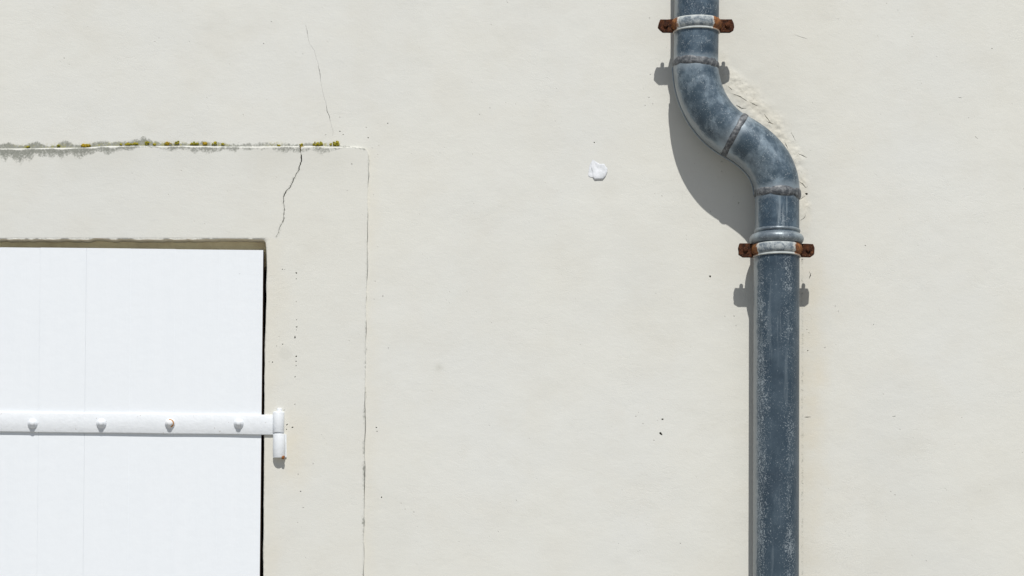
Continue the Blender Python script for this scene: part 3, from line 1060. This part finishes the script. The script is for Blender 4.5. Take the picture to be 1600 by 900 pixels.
def clamp(px, py, rad, label, seed):
    c = at(px, py, AX)
    e = empty('pipe_clamp', (c.x, 0.0, c.z))
    tag(e, label, 'pipe clamp', 'clamps holding the downpipe')
    # band: rounded bead with a flat lip along its lower edge
    r0 = rad + 0.0010
    prof = [(-0.0118, r0 - 0.001)] + [(-0.0020 - 0.0098 * math.cos(a), r0 + 0.0046 * math.sin(a)) for a in np.linspace(0.0, math.pi, 13)] + [
        (0.0086, r0 + 0.0003), (0.0112, r0 + 0.0012), (0.0128, r0 + 0.0018), (0.0132, r0 - 0.001)]
    ring('band', c, (0, 0, -1), prof, M_BAND, wob=lambda a, t: (0.0004 * math.sin(2 * a + seed), 0.0), parent=e)
    for s in (-1, 1):
        w = 0.0300 if s < 0 else 0.0285
        out = plate_outline(s, w, 0.0262, seed + s)
        bm = bmesh.new()
        for y0, th in ((-0.0042, 0.0032), (0.0008, 0.0030)):
            f = [bm.verts.new((c.x + s * (rad + 0.0008) + x, c.y + y0, c.z + z)) for x, z in out]
            b = [bm.verts.new((v.co.x, v.co.y + th, v.co.z)) for v in f]
            bm.faces.new(f); bm.faces.new(b[::-1])
            for i in range(len(f)):
                j = (i + 1) % len(f); bm.faces.new((f[i], b[i], b[j], f[j]))
        bmesh.ops.recalc_face_normals(bm, faces=bm.faces)
        bmesh.ops.bevel(bm, geom=list(bm.edges), offset=0.0007, segments=1, affect='EDGES')
        me = bpy.data.meshes.new('lug'); bm.to_mesh(me); bm.free()
        lug = link('lug', me, M_RUST, e, False)
        # bolt: slotted round head in front, threaded end sticking out behind
        bm = bmesh.new()
        bc = Vector((c.x + s * (rad + 0.0165), c.y, c.z + 0.001))
        prof2 = [(-0.0042, 0.0052), (-0.0060, 0.0050), (-0.0074, 0.0036), (-0.0080, 0.0016)]
        rings = []
        for y, r in prof2: rings.append([bm.verts.new(bc + Vector((r * math.cos(2 * math.pi * k / 14), y, r * math.sin(2 * math.pi * k / 14)))) for k in range(14)])
        for a, b in zip(rings, rings[1:]):
            for k in range(14): bm.faces.new((a[k], a[(k + 1) % 14], b[(k + 1) % 14], b[k]))
        bm.faces.new(rings[-1])
        # hexagonal nut and thread behind
        for r, y0, y1, n in ((0.0062, 0.0038, 0.0082, 6), (0.0036, 0.0082, 0.0150, 10)):
            a = [bm.verts.new(bc + Vector((r * math.cos(2 * math.pi * k / n), y0, r * math.sin(2 * math.pi * k / n)))) for k in range(n)]
            b = [bm.verts.new((v.co.x, bc.y + y1, v.co.z)) for v in a]
            for k in range(n): bm.faces.new((a[k], a[(k + 1) % n], b[(k + 1) % n], b[k]))
            bm.faces.new(b); bm.faces.new(a[::-1])
        bmesh.ops.recalc_face_normals(bm, faces=bm.faces)
        me = bpy.data.meshes.new('bolt'); bm.to_mesh(me); bm.free()
        o = link('bolt', me, M_RUST, e, False)
    # spike from the back of the band into the wall
    bm = bmesh.new()
    y0, y1 = c.y + rad - 0.001, 0.03
    a = [bm.verts.new((c.x + 0.005 * math.cos(k * math.pi / 6), y0, c.z + 0.005 * math.sin(k * math.pi / 6))) for k in range(12)]
    b = [bm.verts.new((v.co.x, y1, v.co.z)) for v in a]
    for k in range(12): bm.faces.new((a[k], a[(k + 1) % 12], b[(k + 1) % 12], b[k]))
    me = bpy.data.meshes.new('wall_spike'); bm.to_mesh(me); bm.free()
    link('wall_spike', me, M_RUST, e, False)


clamp(1088.2, 41, RU, 'rusty clamp around the pipe near the top edge, above the bend', 21)
clamp(1213.6, 391.5, RL, 'rusty clamp around the pipe below the bend, under the bead collar', 22)


# ------------------------------------------------------------------ door shutter
SH_Y = -0.0030                                  # front of the boards
TH = 0.027
ROT = R(0.62)
cr = at(411.3, 390.5, SH_Y)                      # top right corner of the leaf
shutter = empty('door_shutter', cr)
shutter.rotation_euler = (0, ROT, 0)
tag(shutter, 'white painted plank door shutter closed in the opening, hung on a strap hinge', 'shutter')


def lk(name, me, mat, parent, smooth=False):
    """link a mesh written in its parent's own space"""
    o = bpy.data.objects.new(name, me); COL.objects.link(o)
    for m in (mat if isinstance(mat, (list, tuple)) else [mat]): me.materials.append(m)
    if smooth: me.polygons.foreach_set('use_smooth', [True] * len(me.polygons))
    o.parent = parent
    return o


def box(name, x0, x1, y0, y1, z0, z1, bev, mat, parent, segs=2, edge_x=None):
    bm = bmesh.new()
    bmesh.ops.create_cube(bm, size=1)
    for v in bm.verts:
        v.co = Vector(((x0 + x1) / 2 + v.co.x * (x1 - x0), (y0 + y1) / 2 + v.co.y * (y1 - y0), (z0 + z1) / 2 + v.co.z * (z1 - z0)))
    if bev: bmesh.ops.bevel(bm, geom=list(bm.edges), offset=bev, segments=segs, affect='EDGES')
    if edge_x is not None:
        for f in bm.faces:
            if f.normal.x * edge_x > 0.9: f.material_index = 1
    me = bpy.data.meshes.new(name); bm.to_mesh(me); bm.free()
    return lk(name, me, mat, parent)


LEN = 2.46
SEAMS = {276: 0.00009, 348: 0.00004}


def boards(parent, edges_px, sgn):
    for i in range(len(edges_px) - 1):
        a, b = -sgn * edges_px[i] * K, -sgn * edges_px[i + 1] * K
        x0, x1 = min(a, b), max(a, b)
        bev = 0.0007 if i in (3, 4) else 0.00035
        dy = random.uniform(-0.00006, 0.00006)
        dz = random.uniform(-0.0006, 0.0006)
        gl, gr = [SEAMS.get(edges_px[j], 0.00001) if sgn > 0 else 0.00001 for j in (i + 1, i)]
        if sgn < 0: gl, gr = gr, gl
        box('board', x0 + gl, x1 - gr, dy, TH, -LEN, dz, 0.00035 if i in (3, 4) and sgn > 0 else 0.00012, [M_WHITE, M_EDGE], parent, 2, sgn if i == 0 else None)


boards(shutter, [0, 68, 137, 206, 276, 348, 418, 488, 520], 1)


def lathe_y(name, prof, mat, parent, loc, segs=24, smooth=True):
    """profile [(radius, y)] about the y axis, own origin at loc"""
    verts, faces = [], []
    for r, y in prof:
        for k in range(segs):
            a = 2 * math.pi * k / segs; verts.append((r * math.cos(a), y, r * math.sin(a)))
    m = len(prof)
    for j in range(m - 1):
        for k in range(segs): faces.append((j * segs + k, j * segs + (k + 1) % segs, (j + 1) * segs + (k + 1) % segs, (j + 1) * segs + k))
    faces.append(tuple((m - 1) * segs + k for k in range(segs)))
    me = mesh_from(name, verts, faces); fix_normals(me)
    o = lk(name, me, mat, parent, smooth); o.location = loc
    return o


def lathe_z(name, prof, mat, parent, loc, segs=40, smooth=True, wob=0.0, seed=0):
    verts, faces = [], []
    r_ = np.random.default_rng(seed)
    for r, z in prof:
        for k in range(segs):
            a = 2 * math.pi * k / segs
            rr = r + (wob * math.sin(2 * a + z * 90 + seed) if r > 0.002 else 0)
            verts.append((rr * math.cos(a), rr * math.sin(a), z))
    m = len(prof)
    for j in range(m - 1):
        for k in range(segs): faces.append((j * segs + k, j * segs + (k + 1) % segs, (j + 1) * segs + (k + 1) % segs, (j + 1) * segs + k))
    faces.append(tuple((m - 1) * segs + k for k in range(segs))); faces.append(tuple(range(segs))[::-1])
    me = mesh_from(name, verts, faces); fix_normals(me)
    o = lk(name, me, mat, parent, smooth); o.location = loc
    return o


# strap, in leaf space: photo rows 648..680 at the right end
ST = 0.0046                                       # strap thickness
zs_top, zs_bot = -(648.3 - 390.5) * K, -(679.2 - 390.5) * K
bm = bmesh.new()
NX = 60
sx0, sx1 = -505 * K, 24 * K
secs = []
for i in range(NX + 1):
    x = sx0 + (sx1 - sx0) * i / NX
    w = 0.00035 * float(vn(x, 0.3, 0.07, 201)); w2 = 0.00035 * float(vn(x, 0.9, 0.06, 202)); yy = 0.0003 * float(vn(x, .5, .12, 203))
    zt, zb = zs_top + w, zs_bot + w2
    b_ = 0.0011
    prof = [(0.0004, zt), (-ST + b_ + yy, zt), (-ST + b_ * .3 + yy, zt - b_ * .3), (-ST + yy, zt - b_), (-ST - 0.0002 + yy, (zt + zb) / 2), (-ST + yy, zb + b_), (-ST + b_ * .3 + yy, zb + b_ * .3), (-ST + b_ + yy, zb), (0.0004, zb)]
    secs.append([bm.verts.new((x, y, z)) for y, z in prof])
for a, b in zip(secs, secs[1:]):
    for j in range(len(a) - 1): bm.faces.new((a[j], b[j], b[j + 1], a[j + 1]))
    bm.faces.new((a[-1], b[-1], b[0], a[0]))
bm.faces.new(secs[0]); bm.faces.new(secs[-1][::-1])
bmesh.ops.recalc_face_normals(bm, faces=bm.faces)
me = bpy.data.meshes.new('strap_hinge'); bm.to_mesh(me); bm.free()
strap = lk('strap_hinge', me, M_HINGE, shutter, True)
strap['label'] = 'long white strap hinge'
me.set_sharp_from_angle(angle=R(50))

HB_Y = -0.0055                                     # barrel axis
BR = 0.0122


def leaf_xy(px, py, y):
    """photo pixel -> leaf space"""
    p = at(px, py, y) - cr
    c, s = math.cos(-ROT), math.sin(-ROT)
    return Vector((p.x * c + p.z * s, p.y, p.z * c - p.x * s))


def barrel_prof(r, h, top=0.0008, bot=0.0008):
    return [(0.0, -h), (r - bot, -h), (r - bot * .3, -h + bot * .3), (r, -h + bot), (r + 0.0001, -h * .5), (r, -top), (r - top * .3, -top * .3), (r - top, 0), (0.0, 0)][1:-1]


kt = leaf_xy(435.3, 643.5, HB_Y)
lathe_z('knuckle', barrel_prof(BR - 0.0008, 33 * K, 0.0022, 0.0012), M_HINGE, strap, kt, wob=0.0002, seed=1)
bolt_prof = [(0.0100, 0.0), (0.0098, -0.0012), (0.0090, -0.0030), (0.0078, -0.0046), (0.0064, -0.0058), (0.0058, -0.0064), (0.0050, -0.0086), (0.0030, -0.0096), (0.0012, -0.0099)]


def mat_rusted_bolt():
    m = NT('rust_ringed_bolt_paint')
    co = m.coord('Object')
    x = m.sep(co)
    rad = m.math('SQRT', m.math('ADD', m.math('POWER', x[0], 2.0), m.math('POWER', x[2], 2.0)))
    n = m.math('MULTIPLY', m.math('SUBTRACT', m.noise(co, 300, 3), 0.5), 0.0014)
    r2 = m.math('ADD', rad, n)
    ringm = m.math('MULTIPLY', m.ramp(r2, 0.0058, 0.0066), m.ramp(r2, 0.0082, 0.0088, 1, 0))
    side = m.ramp(m.math('ADD', x[0], m.math('MULTIPLY', x[2], 0.25)), -0.001, 0.0015)
    c = m.mix(m.math('MULTIPLY', ringm, side), (0.74, 0.76, 0.78), (0.42, 0.19, 0.035))
    return m.out(c, 0.5, 0, m.bump(m.noise(co, 400, 3), 0.0004), 0.4)


M_RBOLT = mat_rusted_bolt()
for i, px in enumerate((51, 158.5, 265.5, 373)):
    p = leaf_xy(px, 661.8 if px > 60 else 662, SH_Y - ST)
    p.y = -ST + 0.0002
    b = lathe_y('bolt', bolt_prof, M_RBOLT if i == 2 else M_HINGE, strap, p)
    b.rotation_euler = (0, random.uniform(0, 3), 0) if i != 2 else (0, 0, 0)
    if i == 2: b['label'] = 'white bolt head with a rust crescent'

# pintle: fixed in the wall, carries the strap
pc = at(436.2, 677.8, HB_Y)
pintle = empty('hinge_pintle', pc)
tag(pintle, 'white hinge pintle with a rust spot, set in the wall under the strap knuckle', 'hinge pintle')
lathe_z('barrel', barrel_prof(BR, 37.5 * K, 0.0010, 0.0006), M_HINGE, pintle, (0, 0, -0.0004), wob=0.0002, seed=4)
lathe_z('pin', barrel_prof(0.0055, 0.0500, 0.0016, 0.0005), M_HINGE, pintle, (0.0005, 0.001, 0.0500), wob=0.0003, seed=5)
# flange between barrel and plaster, on the right flank
box('wall_plate', BR - 0.005, BR + 0.0022, -0.001, 0.03, -37 * K, -0.0015, 0.0006, M_HINGE, pintle)
# rust bead at the foot of the barrel
bm = bmesh.new(); g = bmesh.ops.create_icosphere(bm, subdivisions=2, radius=0.0036)
for v in bm.verts: v.co *= 1 + 0.25 * mnoise.noise(v.co * 500)
me = bpy.data.meshes.new('rust_spot'); bm.to_mesh(me); bm.free()
M_RSPOT = mat_simple('orange_rust', (0.30, 0.115, 0.03), (0.16, 0.05, 0.015), 300, 0.9, 0.001, 400)
o = lk('rust_spot', me, M_RSPOT, pintle, True); o.location = (0.0086, -0.0085, -37.5 * K - 0.0002)

# the other leaf of the pair, beyond the left edge of the picture
leaf2 = empty('door_shutter', at(OPEN_L + 4, 390, SH_Y))
tag(leaf2, 'white painted plank door shutter beyond the left edge of the picture', 'shutter')
boards(leaf2, [0, 70, 140, 210, 280, 350, 420, 490, 527], -1)
